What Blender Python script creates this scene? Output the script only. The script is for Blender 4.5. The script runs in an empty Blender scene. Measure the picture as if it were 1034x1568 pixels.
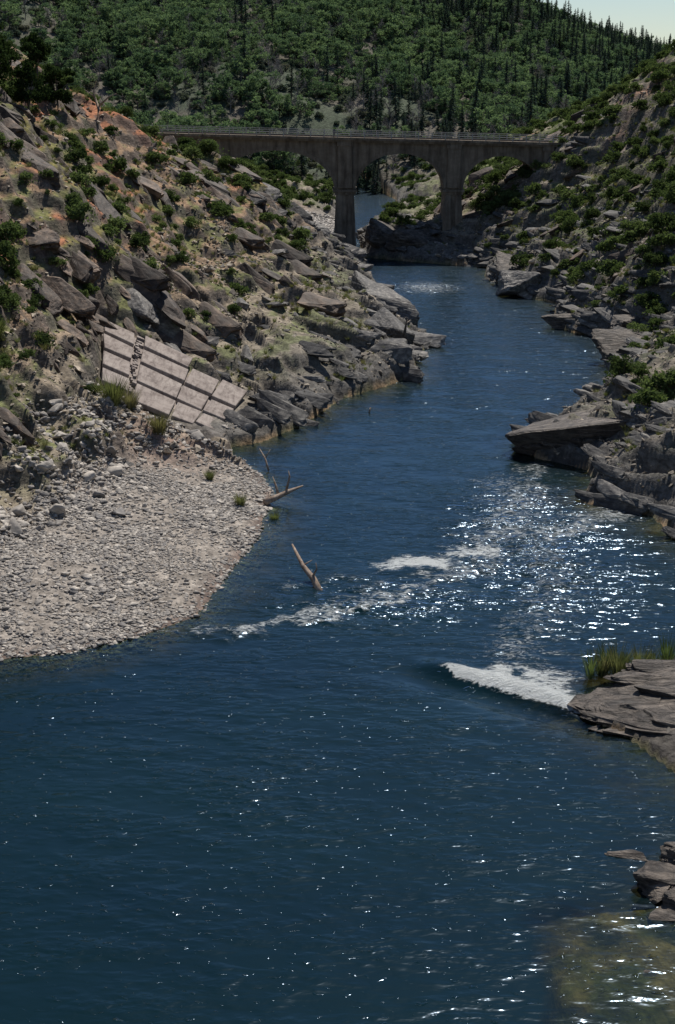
import bpy, bmesh, math, random
import numpy as np
from mathutils import Vector, noise as mnoise
R=np.random.RandomState(7); random.seed(7)
scn=bpy.context.scene
col=scn.collection
# ---------------------------------------------------------------- noise
TAB=np.random.RandomState(3).rand(256,256)
def vn(x,y,s=0):
    x=x+s*17.13; y=y+s*31.7
    xi=np.floor(x).astype(int); yi=np.floor(y).astype(int)
    fx=x-xi; fy=y-yi; fx=fx*fx*(3-2*fx); fy=fy*fy*(3-2*fy)
    a=TAB[xi&255,yi&255]; b=TAB[(xi+1)&255,yi&255]; c=TAB[xi&255,(yi+1)&255]; d=TAB[(xi+1)&255,(yi+1)&255]
    return (a*(1-fx)+b*fx)*(1-fy)+(c*(1-fx)+d*fx)*fy
def fbm(x,y,o=4,s=0):
    r=0;a=.5;t=0
    for i in range(o):
        r=r+a*vn(x,y,s+i*3); t+=a; a*=.5; x=x*2.03; y=y*2.03
    return r/t
def sst(a,b,x):
    t=np.clip((x-a)/(b-a),0,1); return t*t*(3-2*t)
# ---------------------------------------------------------------- shorelines
LEFT=[(-60,-80),(-62,30),(-55,55),(-40,66),(-30,69.5),(-18.5,72),(-15,72.9),(-11.7,75),(-8.3,78.6),(-7,86),(-5.3,95),(-5.3,99),(-4.85,105),(-6.1,110),(-8.8,115),(-9.4,119.5),(-6.7,121.5),(-3.7,127),(-.4,137),(.85,140),(4.9,145.5),(8.3,151),(8.9,163),(11.2,170),(8.9,179),(7.9,196),(5.8,221),(2.6,247),(-1.4,259),(-6,275),(-8,287),(-1.5,297),(0,330),(4,360),(3,420),(-10,450)]
RIGHT=[(10,450),(16,400),(15,360),(8,330),(5,300),(4.5,280),(4.5,262),(15.3,253),(25.9,246),(24,233),(25.5,222),(27.3,210),(31.6,204),(28.2,184),(30,179),(34.4,172),(31.2,157),(28.9,146),(21.6,131.5),(16.5,120),(16.6,116),(20.3,112),(20.5,108),(18.3,102.5),(23,99),(23.3,93.5),(27,88),(30,82),(26,76),(18.4,71.7),(12.3,66.6),(12.3,65),(14.2,62),(15.4,58.7),(18,54),(14.5,50),(13.5,46),(16,38),(22,20),(30,-80)]
POLY=np.array(LEFT+RIGHT,float)
def pdist(X,Y):
    sh=X.shape; X=X.ravel();Y=Y.ravel()
    d=np.full(X.shape,1e9); ins=np.zeros(X.shape,bool); n=len(POLY)
    for i in range(n):
        ax,ay=POLY[i]; bx,by=POLY[(i+1)%n]
        ex,ey=bx-ax,by-ay; L=ex*ex+ey*ey
        t=np.clip(((X-ax)*ex+(Y-ay)*ey)/L,0,1)
        d=np.minimum(d,(X-ax-t*ex)**2+(Y-ay-t*ey)**2)
        c=((ay>Y)!=(by>Y)); 
        if ey!=0: ins^= c&(X<(ex*(Y-ay)/ey+ax))
    d=np.sqrt(d); return np.where(ins,-d,d).reshape(sh)
CP=[(-11.8,225,15),(-21,215,17),(-16,236,15.5),(-27.8,225,20),(-28.6,200,24.5),(-39,170,28),(-33,190,26),(-28,150,20.4),(-26.6,140,13.6),(-29.6,125,12.5),(-22.4,155,11.8),(-17.3,175,9.4),(-15.4,155,8.3),(-22.4,139,7),(-8.4,155,4.7),(-6,195,5.3),(-1.3,165,3.4),(3.6,180,3.4),(-3.6,215,4.9),(-6.8,225,8.8),(-13,210,11.5),
(-27.6,115,8.5),(-26.2,108,6.2),(-23,118,5.2),(-25,102,3.6),(-20.9,106,2.6),(-15.1,111,1.3),(-23.4,94.5,1.8),(-15.4,118,1.5),(-9.7,119,.5),(-8.3,134,1.5),(-20.4,122,4.0),(-20,85,1.1),(-14,85,.8),(-28,85,1.6),(-12,95,.9),(-3,145,2.5),(2,155,3),(-3,185,4.5),(-10,180,7),
(-45,100,18),(-50,130,30),(-60,80,22),(-45,80,6),(-80,60,30),(-70,170,45),(-60,200,42),(-90,120,55),(-110,200,70),(-110,60,50),(-35,95,8),(-34,110,14),
(-38,250,22.5),(-45,262,23),(-30,255,17),(-20,250,12.5),(-10,245,9),(-50,300,23),(-60,350,20),(-100,300,45),(-20,290,7),(-30,330,8),(-15,300,2),(-15,380,5),(-25,430,8),(-60,450,12),(-110,450,30),(-10,310,1),(-10,340,3),
(40,262,18.5),(50,262,27),(59,260,34),(75,260,44),(44,190,16),(41,175,9.5),(37.5,190,7.7),(39,225,8.6),(32.6,215,4.7),(39.3,165,3.2),(36,150,1.8),(32,250,6.2),(20.8,262,5),(9.8,266,5),(15,275,5),(45,235,15),(52,215,21),(55,190,23),(30.5,135,2.6),(22.5,121,.8),(29,120,2.2),(24.3,100,2.0),(23,106,1.4),
(45,120,13),(60,150,28),(60,90,20),(50,60,18),(28,60,5),(18,66,.7),(34,80,5),(32,100,6),(38,108,9),(40,135,8),(45,150,10),(80,200,44),(110,120,55),(110,220,64),(90,60,45),(110,300,60),
(60,300,30),(80,350,36),(100,400,36),(25,300,5),(30,330,7),(25,380,6),(42,400,14),(30,440,10),(60,450,18),(110,460,34),(0,470,8),(22,20,3),(40,10,15),(80,-20,40),(-90,0,30),(36,280,14)]
sp=[(p[0],p[1],0) for p in LEFT[1:]+RIGHT[:-1]]
C=np.array(CP+sp,float)
n=len(C); D=np.hypot(C[:,None,0]-C[None,:,0],C[:,None,1]-C[None,:,1])
A=np.zeros((n+3,n+3)); A[:n,:n]=D-np.eye(n)*.4; A[:n,n]=1;A[:n,n+1:]=C[:,:2]; A[n:,:n]=A[:n,n:].T
W=np.linalg.solve(A,np.concatenate([C[:,2],[0,0,0]]))
def rbf(X,Y):
    sh=X.shape;X=X.ravel();Y=Y.ravel(); r=W[n]+W[n+1]*X+W[n+2]*Y
    for i in range(n): r=r+W[i]*np.hypot(X-C[i,0],Y-C[i,1])
    return r.reshape(sh)
def gravel_mask(X,Y,h0):
    hq=h0+(fbm(X*.22,Y*.22,3,13)-.5)*1.3
    g=sst(2.0,1.4,hq)*sst(115,108,Y)*sst(0,-3,X)*sst(55,65,Y)
    g2=sst(4,2,h0)*sst(283,288,Y)*sst(345,330,Y)*sst(4,0,X)*sst(-25,-18,X)
    return np.maximum(g,g2)
def strat(X,Y):
    a=math.radians(-52); u=X*math.cos(a)+Y*math.sin(a); v=-X*math.sin(a)+Y*math.cos(a)
    return u,v
SO=(-22.8,138.5,7.9); SU=(14.4,-4.5,-5.9); SV=(2.4,-17.5,-3.1); SW=(-4.8,3.2,2.1)
def slab_uv(X,Y):
    det=SU[0]*SV[1]-SU[1]*SV[0]; dx=X-SO[0];dy=Y-SO[1]
    return (dx*SV[1]-dy*SV[0])/det,(SU[0]*dy-SU[1]*dx)/det
def height(X,Y,full=False):
    d=pdist(X,Y)
    h0=rbf(np.clip(X,-115,115),np.clip(Y,0,480))
    land=d>0
    h=np.maximum(h0,.03+np.minimum(d,25)*.05)
    g=gravel_mask(X,Y,h0)
    rk=(1-g)
    u,v=strat(X,Y)
    w=fbm(X*.09,Y*.09,3,5)*6
    r1=1-np.abs(2*fbm(u*.05+w*.1,(v+w)*.24,2,1)-1)
    r2=1-np.abs(2*fbm(u*.16,(v+w)*.8,2,2)-1)
    r3=1-np.abs(2*fbm(u*.4,(v+w)*1.9,2,6)-1)
    b=fbm(X*.12,Y*.12,4,9)-.5
    sc=sst(0,5,d)
    near=np.exp(-d/9.)
    calm=1-.7*sst(9,11,X)*sst(22,19,X)*sst(74,71,Y)*sst(54,57,Y)
    h=h+calm*rk*((r1-.62)*(2.4+2.4*near)*(.35+.65*sc)+(r2-.62)*(.6+1.0*near)+(r3-.6)*(.12+.4*near)+b*3.2*sc+sst(0,1.2,d)*.45)
    h=np.maximum(h,.02+d*.04)
    t=2.2; hs=h+(fbm(u*.15,v*.4,2,21)-.5)*2.0; f=hs/t-np.floor(hs/t); st=(sst(.3,.75,f)-f)*t*.4
    h=h+st*rk*sc
    h=h+g*(fbm(X*.25,Y*.25,3,12)-.5)*.45*sst(0,2,d)
    h=np.maximum(h,.015+np.minimum(d,5)*.03)
    su,sv=slab_uv(X,Y); ms=sst(-.07,-.01,su)*sst(1.05,1.0,su)*sst(-.06,0,sv)*sst(1.06,1.0,sv)
    pl=np.maximum(SO[2]+su*SU[2]+sv*SV[2]+np.clip(su,0,1)*np.clip(sv,0,1)*SW[2]-.8,.12)
    h=np.where(ms>0,h*(1-ms)+np.minimum(h,pl)*ms,h)
    rg=np.clip(42+(180-X)*.34,34,170)+ (fbm(X*.012,Y*.004,3,40)-.5)*14
    p=np.clip((Y-420)/400,0,1)
    hh=7+(rg-7)*(p**.9)+ (fbm(X*.018,Y*.010,4,44)-.5)*34*sst(0,.25,p)*(1-.75*p) - np.clip(Y-840,0,1e9)*.04
    wt=sst(395,480,Y)
    h=h*(1-wt)+hh*wt
    bed=-np.minimum(4,-d*.30)-.04+ (fbm(X*.6,Y*.6,3,30)-.5)*.25*sst(0,-1.5,d)
    sh=sst(5.5,8.5,X+(fbm(X*.3,Y*.3,2,33)-.5)*4)*sst(50,46,Y); bed=bed*(1-sh)+np.maximum(bed,-.33+(r2-.6)*1.2+(r3-.6)*.3)*sh
    bed=np.minimum(bed,-.04)
    out=np.where(land,h,bed)
    if full: return out,d,g,h0
    return out
# ---------------------------------------------------------------- materials
def nm(name):
    m=bpy.data.materials.new(name); m.use_nodes=True; nt=m.node_tree; nt.nodes.clear()
    o=nt.nodes.new('ShaderNodeOutputMaterial'); return m,nt,o
def N(nt,t): return nt.nodes.new(t)
def ramp(nt,src,stops):
    r=nt.nodes.new('ShaderNodeValToRGB'); e=r.color_ramp.elements
    while len(e)<len(stops): e.new(.5)
    for i,(p,c) in enumerate(stops):
        e[i].position=p; e[i].color=(*c,1) if len(c)==3 else c
    nt.links.new(src,r.inputs[0]); return r.outputs[0]
def mixc(nt,f,a,b,bt='MIX'):
    m=nt.nodes.new('ShaderNodeMix'); m.data_type='RGBA'; m.blend_type=bt
    for s,v in ((0,f),(6,a),(7,b)):
        if isinstance(v,bpy.types.NodeSocket): nt.links.new(v,m.inputs[s])
        else: m.inputs[s].default_value=v if s==0 else (*v,1)
    return m.outputs[2]
def mth(nt,op,a,b=0.5,c=None):
    m=nt.nodes.new('ShaderNodeMath'); m.operation=op
    for i,v in enumerate((a,b,c)):
        if v is None: continue
        if isinstance(v,bpy.types.NodeSocket): nt.links.new(v,m.inputs[i])
        else: m.inputs[i].default_value=v
    return m.outputs[0]
def tex(nt,vec,scale,detail=4,rough=.6,dist=0):
    t=N(nt,'ShaderNodeTexNoise'); t.inputs['Scale'].default_value=scale;t.inputs['Detail'].default_value=detail
    t.inputs['Roughness'].default_value=rough; t.inputs['Distortion'].default_value=dist
    nt.links.new(vec,t.inputs['Vector']); return t.outputs[0]
def mapping(nt,vec,scale=(1,1,1),rot=(0,0,0)):
    m=N(nt,'ShaderNodeMapping'); m.inputs['Scale'].default_value=scale; m.inputs['Rotation'].default_value=rot
    nt.links.new(vec,m.inputs[0]); return m.outputs[0]
def bump(nt,h,s,d,nrm=None):
    b=N(nt,'ShaderNodeBump'); b.inputs['Strength'].default_value=s; b.inputs['Distance'].default_value=d
    nt.links.new(h,b.inputs['Height'])
    if nrm: nt.links.new(nrm,b.inputs['Normal'])
    return b.outputs[0]
def princ(nt,o,colr,rough=.85,nrm=None,spec=.3):
    p=N(nt,'ShaderNodeBsdfPrincipled'); p.inputs['Roughness'].default_value=rough
    p.inputs['Specular IOR Level'].default_value=spec
    if isinstance(colr,bpy.types.NodeSocket): nt.links.new(colr,p.inputs['Base Color'])
    else: p.inputs['Base Color'].default_value=(*colr,1)
    if nrm: nt.links.new(nrm,p.inputs['Normal'])
    nt.links.new(p.outputs[0],o.inputs[0]); return p
def rock_mat(name,c1,c2,c3,scale=1.0,strata=True,bs=.6,rnd=((.45,.45,.46),(.85,.82,.78),(1.5,1.45,1.38))):
    m,nt,o=nm(name); tc=N(nt,'ShaderNodeTexCoord'); oi=N(nt,'ShaderNodeObjectInfo')
    v=tc.outputs['Object']
    n1=tex(nt,v,2.2*scale,6,.65); n2=tex(nt,mapping(nt,v,(1,1,6),(.25,.1,0)),1.2*scale,5,.6,.4)
    c=ramp(nt,n1,[(.3,c1),(.52,c2),(.72,c3)])
    c=mixc(nt,.6,c,ramp(nt,n2,[(.35,(.32,.32,.33)),(.6,(1.15,1.12,1.08))]),'MULTIPLY')
    c=mixc(nt,1.0,c,ramp(nt,oi.outputs['Random'],[(0,rnd[0]),(.6,rnd[1]),(1,rnd[2])]),'MULTIPLY')
    nb=bump(nt,n1,bs,.10); nb=bump(nt,n2,bs*1.3 if strata else .2,.14,nb)
    princ(nt,o,c,.7,nb,.35); return m
M_slab=rock_mat('slate_bedrock',(.045,.045,.05),(.115,.113,.112),(.30,.29,.27))
M_brown=rock_mat('brown_bedrock',(.045,.035,.03),(.11,.082,.065),(.28,.20,.145))
# layered shore rock: folded bands in metres
M_dark,nt,o=nm('layered_shore_rock'); tc=N(nt,'ShaderNodeNewGeometry'); v=tc.outputs['Position']
a=tex(nt,v,.8,7,.7); b=tex(nt,mapping(nt,v,(.35,1.1,3.6),(.35,.12,.5)),1.5,6,.7,1.0); b3=tex(nt,v,6,5,.7)
c=ramp(nt,a,[(.32,(.055,.047,.042)),(.5,(.12,.102,.088)),(.7,(.24,.205,.175))])
c=mixc(nt,.85,c,ramp(nt,b,[(.40,(.22,.21,.21)),(.50,(.8,.78,.76)),(.62,(1.3,1.26,1.2))]),'MULTIPLY')
princ(nt,o,c,.62,bump(nt,b3,.5,.05,bump(nt,b,1.0,.35)),.4)
M_cob=rock_mat('river_cobble_stone',(.26,.245,.225),(.38,.35,.32),(.52,.485,.44),1.0,False,.3,((.45,.46,.49),(.9,.89,.87),(1.45,1.43,1.38)))
M_scree=rock_mat('scree_stone',(.22,.185,.145),(.40,.345,.275),(.58,.51,.42),1.0,False,.5,((.3,.3,.32),(.8,.78,.75),(1.4,1.36,1.3)))
M_conc,nt,o=nm('weathered_concrete'); g=N(nt,'ShaderNodeNewGeometry'); v=g.outputs['Position']
a=tex(nt,v,.5,6,.7); b=tex(nt,mapping(nt,v,(1.2,1.2,.12)),1.1,5,.65); b2=tex(nt,v,9,5,.7)
c=ramp(nt,a,[(.3,(.15,.12,.095)),(.7,(.29,.245,.195))]); c=mixc(nt,.8,c,ramp(nt,b,[(.35,(.4,.38,.36)),(.62,(1.1,1.08,1.05))]),'MULTIPLY')
princ(nt,o,c,.9,bump(nt,b2,.5,.05),.2)
M_slabc,nt,o=nm('collapsed_slab_concrete'); g=N(nt,'ShaderNodeNewGeometry'); v=g.outputs['Position']
a=tex(nt,v,.6,7,.75); b=tex(nt,mapping(nt,v,(2.5,.5,.5)),1.0,5,.7,.5); b2=tex(nt,v,7,5,.7)
c=ramp(nt,a,[(.3,(.17,.14,.127)),(.5,(.29,.25,.228)),(.7,(.36,.32,.29))]); c=mixc(nt,.7,c,ramp(nt,b,[(.36,(.45,.42,.41)),(.54,(1.05,1.04,1.02))]),'MULTIPLY')
princ(nt,o,c,.9,bump(nt,b2,.6,.07),.2)
M_wood,nt,o=nm('bleached_driftwood'); tc=N(nt,'ShaderNodeNewGeometry')
a=tex(nt,tc.outputs['Position'],4,5,.7); princ(nt,o,ramp(nt,a,[(.3,(.12,.07,.045)),(.7,(.42,.34,.27))]),.8,bump(nt,a,.5,.04))
M_bark,nt,o=nm('bark'); tc=N(nt,'ShaderNodeTexCoord')
a=tex(nt,tc.outputs['Object'],5,4,.6); princ(nt,o,ramp(nt,a,[(.3,(.06,.05,.043)),(.7,(.17,.145,.125))]),.9)
M_grey,nt,o=nm('bare_grey_twigs'); princ(nt,o,(.22,.20,.19),.9)
M_steel,nt,o=nm('galvanised_railing'); princ(nt,o,(.35,.35,.34),.5)
def leaf_mat(name,c1,c2,c3,tr=.35):
    m,nt,o=nm(name); oi=N(nt,'ShaderNodeObjectInfo'); g=N(nt,'ShaderNodeNewGeometry')
    n1=tex(nt,g.outputs['Position'],1.3,3,.7)
    c=ramp(nt,oi.outputs['Random'],[(0,c1),(.5,c2),(1,c3)])
    c=mixc(nt,.9,c,ramp(nt,n1,[(.35,(.55,.6,.6)),(.65,(1.3,1.25,1.1))]),'MULTIPLY')
    d=N(nt,'ShaderNodeBsdfDiffuse'); t=N(nt,'ShaderNodeBsdfTranslucent'); mx=N(nt,'ShaderNodeMixShader'); mx.inputs[0].default_value=tr
    nt.links.new(c,d.inputs[0]); nt.links.new(mixc(nt,1.0,c,(1.2,1.3,.9),'MULTIPLY'),t.inputs[0])
    nt.links.new(d.outputs[0],mx.inputs[1]);nt.links.new(t.outputs[0],mx.inputs[2]);nt.links.new(mx.outputs[0],o.inputs[0]); return m
M_oak=leaf_mat('hazed_oak_leaves',(.085,.135,.09),(.12,.175,.11),(.17,.235,.14),.4)  # far hill foliage: distance haze painted in as paler, blue-grey greens
M_con=leaf_mat('hazed_conifer_needles',(.045,.072,.065),(.06,.088,.077),(.08,.11,.092),.2)  # needle colour shifted bluish to paint in aerial haze
M_chap=leaf_mat('hazed_chaparral_leaves',(.09,.12,.10),(.12,.14,.12),(.16,.155,.14),.3)  # haze over the hill is mixed into this greyed leaf colour
M_bush=leaf_mat('shrub_leaves',(.055,.078,.034),(.09,.125,.05),(.14,.18,.08))
M_dry=leaf_mat('dry_grass_blades',(.19,.17,.09),(.15,.18,.07),(.22,.20,.12),.3)
M_dkoak=leaf_mat('live_oak_leaves',(.025,.04,.018),(.035,.055,.022),(.045,.07,.028),.25)
# ---------------------------------------------------------------- mesh builder
class MB:
    def __init__(s): s.V=[];s.F=[];s.M=[];s.n=0
    def add(s,v,f,m=0):
        s.V+= [tuple(p) for p in v]; s.F+=[tuple(i+s.n for i in q) for q in f]; s.M+=[m]*len(f); s.n+=len(v)
    def tube(s,pts,rad,k=6,m=0):
        v=[];f=[]
        for i,p in enumerate(pts):
            p=Vector(p); q=Vector(pts[min(i+1,len(pts)-1)]); r=Vector(pts[max(i-1,0)]); d=(q-r).normalized()
            a=d.cross(Vector((0,0,1)));
            if a.length<.05: a=d.cross(Vector((1,0,0)))
            a.normalize(); b=d.cross(a)
            for j in range(k):
                t=2*math.pi*j/k; v.append(p+(a*math.cos(t)+b*math.sin(t))*rad[i])
        for i in range(len(pts)-1):
            for j in range(k):
                f.append((i*k+j,i*k+(j+1)%k,(i+1)*k+(j+1)%k,(i+1)*k+j))
        f.append(tuple(range(k-1,-1,-1))); f.append(tuple(range((len(pts)-1)*k,len(pts)*k)))
        s.add(v,f,m)
    def box(s,x0,x1,y0,y1,z0,z1,m=0):
        v=[(x0,y0,z0),(x1,y0,z0),(x1,y1,z0),(x0,y1,z0),(x0,y0,z1),(x1,y0,z1),(x1,y1,z1),(x0,y1,z1)]
        s.add(v,[(0,3,2,1),(4,5,6,7),(0,1,5,4),(1,2,6,5),(2,3,7,6),(3,0,4,7)],m)
    def leaves(s,c,size,m=0,asp=.6,rs=R):
        for p in c:
            u=rs.normal(size=3);u/=np.linalg.norm(u); w=rs.normal(size=3); w-=u*w.dot(u); w/=np.linalg.norm(w)
            k=size*(.6+.8*rs.rand()); u*=k; w*=k*asp
            s.add([p-u,p-w,p+u,p+w],[(0,1,2,3)],m)
    def mesh(s,name,mats,smooth=False):
        me=bpy.data.meshes.new(name); me.from_pydata(s.V,[],s.F)
        for m in mats: me.materials.append(m)
        me.polygons.foreach_set('material_index',s.M)
        me.polygons.foreach_set('use_smooth',[smooth]*len(s.F)); me.update(); return me
    def obj(s,name,mats,smooth=False,parent=None,link=True):
        o=bpy.data.objects.new(name,s.mesh(name,mats,smooth))
        if link: col.objects.link(o)
        if parent: o.parent=parent
        return o
def empty(name):
    e=bpy.data.objects.new(name,None); col.objects.link(e); return e
# ---------------------------------------------------------------- terrain
def span(a,b,s): return np.arange(a,b,s)
xs=np.concatenate([-np.geomspace(1800,62,45)[:-1],span(-62,-44,.9),span(-44,46,.26),span(46,66,.8),np.geomspace(66,1800,45)])
ys=np.concatenate([span(-90,38,2.5),span(38,66,.3),span(66,170,.28),span(170,275,.4),span(275,470,1.2),span(470,900,5),np.geomspace(900,4000,30)])
XX,YY=np.meshgrid(xs,ys)
H,DD,GG,H0=height(XX,YY,True)
def grid_mesh(name,X,Y,Z,mask=None):
    ny,nx=X.shape; me=bpy.data.meshes.new(name)
    idx=np.arange(ny*nx).reshape(ny,nx)
    q=np.stack([idx[:-1,:-1],idx[:-1,1:],idx[1:,1:],idx[1:,:-1]],-1).reshape(-1,4)
    if mask is not None:
        q=q[mask[:-1,:-1].ravel()]
    me.vertices.add(ny*nx); me.vertices.foreach_set('co',np.stack([X,Y,Z],-1).astype(np.float32).ravel())
    me.loops.add(q.size); me.loops.foreach_set('vertex_index',q.ravel().astype(np.int32))
    me.polygons.add(len(q)); me.polygons.foreach_set('loop_start',np.arange(0,q.size,4,dtype=np.int32))
    me.update(calc_edges=True); me.validate(); return me
me=grid_mesh('ground',XX,YY,H)
me.polygons.foreach_set('use_smooth',np.ones(len(me.polygons),bool))
def L(c): return np.array(c)[None,None,:]
def mixn(a,b,t): return a*(1-t[...,None])+b*t[...,None]
gy,gx=np.gradient(H); slope=np.hypot(gx/np.gradient(XX)[1],gy/np.gradient(YY)[0])
n1=fbm(XX*.15,YY*.15,4,60); n2=fbm(XX*.5,YY*.5,4,61); n3=fbm(XX*.06,YY*.06,3,62)
c=np.ones(XX.shape+(3,))*L((.30,.26,.20))
c=mixn(c,L((.29,.20,.13)),sst(5,12,H)*sst(5,-2,XX))
c=mixn(c,L((.38,.155,.08)),np.maximum(sst(.45,.56,n1)*sst(12,16,H)*sst(10,-5,XX)*.85,np.exp(-((XX+32)/7)**2-((YY-162)/14)**2)*.8*sst(.35,.5,n1)))
c=mixn(c,L((.31,.17,.11)),sst(.48,.58,n1)*sst(12,18,H)*sst(30,40,XX)*.7)
c=mixn(c,L((.15,.18,.06)),sst(.45,.55,n3*.4+n2*.6)*sst(1.5,4,H)*.8)
c=mixn(c,L((.11,.14,.05)),sst(.40,.5,n3*.5+n2*.5)*sst(3,7,H)*(XX>28)*.7)
c=mixn(c,L((.10,.09,.083)),sst(.65,1.05,slope)*.8)
c=mixn(c,L((.12,.118,.115)),np.clip(1.2*np.exp(-np.abs(DD)/7),0,.9)*((YY>118)|(XX>4)))
c=mixn(c,L((.055,.05,.045)),sst(1.2,.2,H)*(DD>0)*(1-GG)*.8)
c=mixn(c,L((.30,.272,.242)),GG)
c=mixn(c,L((.28,.20,.165)),sst(1.2,2.2,H0)*GG*.8)
c=mixn(c,L((.28,.20,.165)),np.exp(-((XX+14)/4.5)**2-((YY-113)/4)**2)*.85)
c=mixn(c,L((.15,.11,.095)),sst(1.5,.2,DD)*GG*(DD>0)*.85)
hillc=mixn(np.ones(XX.shape+(3,))*L((.075,.095,.065)),L((.13,.12,.10)),sst(.45,.6,fbm(XX*.04,YY*.02,4,70)))
c=mixn(c,hillc,sst(390,430,YY))
c=mixn(c,mixn(np.ones(XX.shape+(3,))*L((.30,.21,.12)),L((.12,.115,.06)),sst(.4,.6,n2)),(DD<0)*1.0)
ca=me.color_attributes.new('soil','FLOAT_COLOR','POINT')
ca.data.foreach_set('color',np.concatenate([c,np.ones(XX.shape+(1,))],-1).astype(np.float32).ravel())
m,nt,o=nm('rocky_ground'); at=N(nt,'ShaderNodeVertexColor'); at.layer_name='soil'; g=N(nt,'ShaderNodeNewGeometry'); v=g.outputs['Position']
a=tex(nt,v,.9,8,.7); b=tex(nt,v,4.5,5,.7); sr=tex(nt,mapping(nt,v,(1.6,1.1,3.0),(.5,.3,.65)),1.0,6,.65,.5)
vo=N(nt,'ShaderNodeTexVoronoi'); vo.inputs['Scale'].default_value=2.6; nt.links.new(v,vo.inputs['Vector'])
cc=mixc(nt,.9,at.outputs[0],ramp(nt,a,[(.3,(.5,.48,.47)),(.7,(1.45,1.42,1.38))]),'MULTIPLY')
cc=mixc(nt,.6,cc,ramp(nt,b,[(.3,(.5,.5,.5)),(.65,(1.3,1.3,1.3))]),'MULTIPLY')
cc=mixc(nt,.55,cc,ramp(nt,sr,[(.4,(.45,.45,.45)),(.58,(1.35,1.35,1.35))]),'MULTIPLY')
nb=bump(nt,a,.6,.3); nb=bump(nt,sr,.6,.25,nb); nb=bump(nt,vo.outputs['Distance'],.35,.12,nb); nb=bump(nt,b,.5,.08,nb)
princ(nt,o,cc,.92,nb,.15); me.materials.append(m)
ground=bpy.data.objects.new('ground',me); col.objects.link(ground)
# ---------------------------------------------------------------- water
wx=np.concatenate([span(-70,-30,1.0),span(-30,36,.16)]); 
wy=np.concatenate([span(-80,38,2),span(38,130,.16),span(130,300,.4),span(300,455,1)])
WX,WY=np.meshgrid(wx,wy); WD=pdist(WX,WY)
def seg(X,Y,ax,ay,bx,by):
    ex,ey=bx-ax,by-ay;L2=ex*ex+ey*ey; t=((X-ax)*ex+(Y-ay)*ey)/L2; tc=np.clip(t,0,1)
    s=((X-ax)*ey-(Y-ay)*ex)/math.sqrt(L2)
    return tc,s,np.hypot(X-ax-tc*ex,Y-ay-tc*ey)
foam=np.zeros(WX.shape); chop=np.full(WX.shape,.15); dz=np.zeros(WX.shape)
tc,s,dd=seg(WX,WY,6.4,69.5,12.5,64.9)
wob=(fbm(WX*1.0,WY*1.0,3,80)-.5)
wid=.9+3.9*np.sin(np.pi*np.clip(tc,.02,.98)**.7)
f2=np.where(s<wob*.9,np.exp(-(dd/(wid*(1+wob*1.5)))**2.2),np.exp(-(dd/.32)**2))
foam=np.maximum(foam,f2*1.15); dz+=.42*np.exp(-((s+.5)/.8)**2)*np.exp(-(np.maximum(dd-1,0)/1.5)**2)-.30*np.exp(-((s-1.5)/1.2)**2)*np.exp(-(dd/3)**2)
foam=np.maximum(foam,.58*np.exp(-((WX-9.8)/2.4)**2-((WY-73.5)/4)**2))
qx=WX+wob*3; qy=WY+(fbm(WX*.9,WY*.9,3,84)-.5)*3
foam=np.maximum(foam,1.1*np.exp(-((qx-5.4)/3.2)**2-((qy-88.0)/2.1)**2))
foam=np.maximum(foam,.9*np.exp(-((qx-9.2)/3.0)**2-((qy-90.8)/2.3)**2))
foam=np.maximum(foam,.62*np.exp(-((qx-12.4)/3.0)**2-((qy-95)/4)**2))
dz+=.25*np.exp(-((WX-5.5)/3)**2-((WY-86.8)/1.2)**2)
for (a1,b1,a2,b2,wd,st) in [(-5.3,76.3,1.1,80,1.1,.74),(1.1,80,5,83,1.1,.74),(5,83,9.7,88,1.8,.62),(-10,76,-5,76.3,.8,.58),(9.5,73,14,84,2.6,.50),(14,84,13,108,4.0,.50),(15,95,22,101,3.0,.66),(10,92,15,106,3.0,.60),(14,104,16,113,2.0,.55),(-4,84,1,85.5,.9,.5),(-2,79,3,84,1.6,.5)]:
    tc,s,dd=seg(qx,qy,a1,b1,a2,b2); foam=np.maximum(foam,st*np.exp(-(dd/wd)**2)); dz+=.10*np.exp(-(dd/.9)**2)
foam=np.maximum(foam,.62*np.exp(-((qx-14)/7)**2-((WY-221)/10)**2))
chop=np.maximum(chop,.72*np.exp(-((WX-14)/7.5)**2-((WY-92)/17)**2)); chop=np.maximum(chop,.65*np.exp(-((WX-3)/8)**2-((WY-81)/5)**2))
chop=np.maximum(chop,.5*np.exp(-((WX-13)/9)**2-((WY-221)/12)**2))
chop=np.maximum(chop,.25*sst(112,135,WY))
chop=np.maximum(chop,.28*np.exp(-((WX+3)/5)**2-((WY-57)/7)**2))
chop=np.maximum(chop,.5*np.exp(-((WX+17)/4)**2-((WY-43)/4)**2))
dz+=(fbm(WX*.5,WY*.9,3,81)-.5)*.40*chop+(fbm(WX*1.6,WY*2.4,2,82)-.5)*.22*chop
dz*=sst(0,-1.0,WD)*.95+.05
wme=grid_mesh('river_water',WX,WY,dz,WD<.9)
wme.polygons.foreach_set('use_smooth',np.ones(len(wme.polygons),bool))
for nme,arr in (('foam',foam),('chop',chop),('depth',np.clip(-height(WX,WY),0,5))):
    at=wme.attributes.new(nme,'FLOAT','POINT'); at.data.foreach_set('value',arr.astype(np.float32).ravel())
m,nt,o=nm('river_water'); g=N(nt,'ShaderNodeNewGeometry'); v=g.outputs['Position']
def attr(nm_): 
    q=N(nt,'ShaderNodeAttribute'); q.attribute_name=nm_; return q.outputs['Fac']
ch=attr('chop'); fo=attr('foam'); de=attr('depth')
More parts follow.
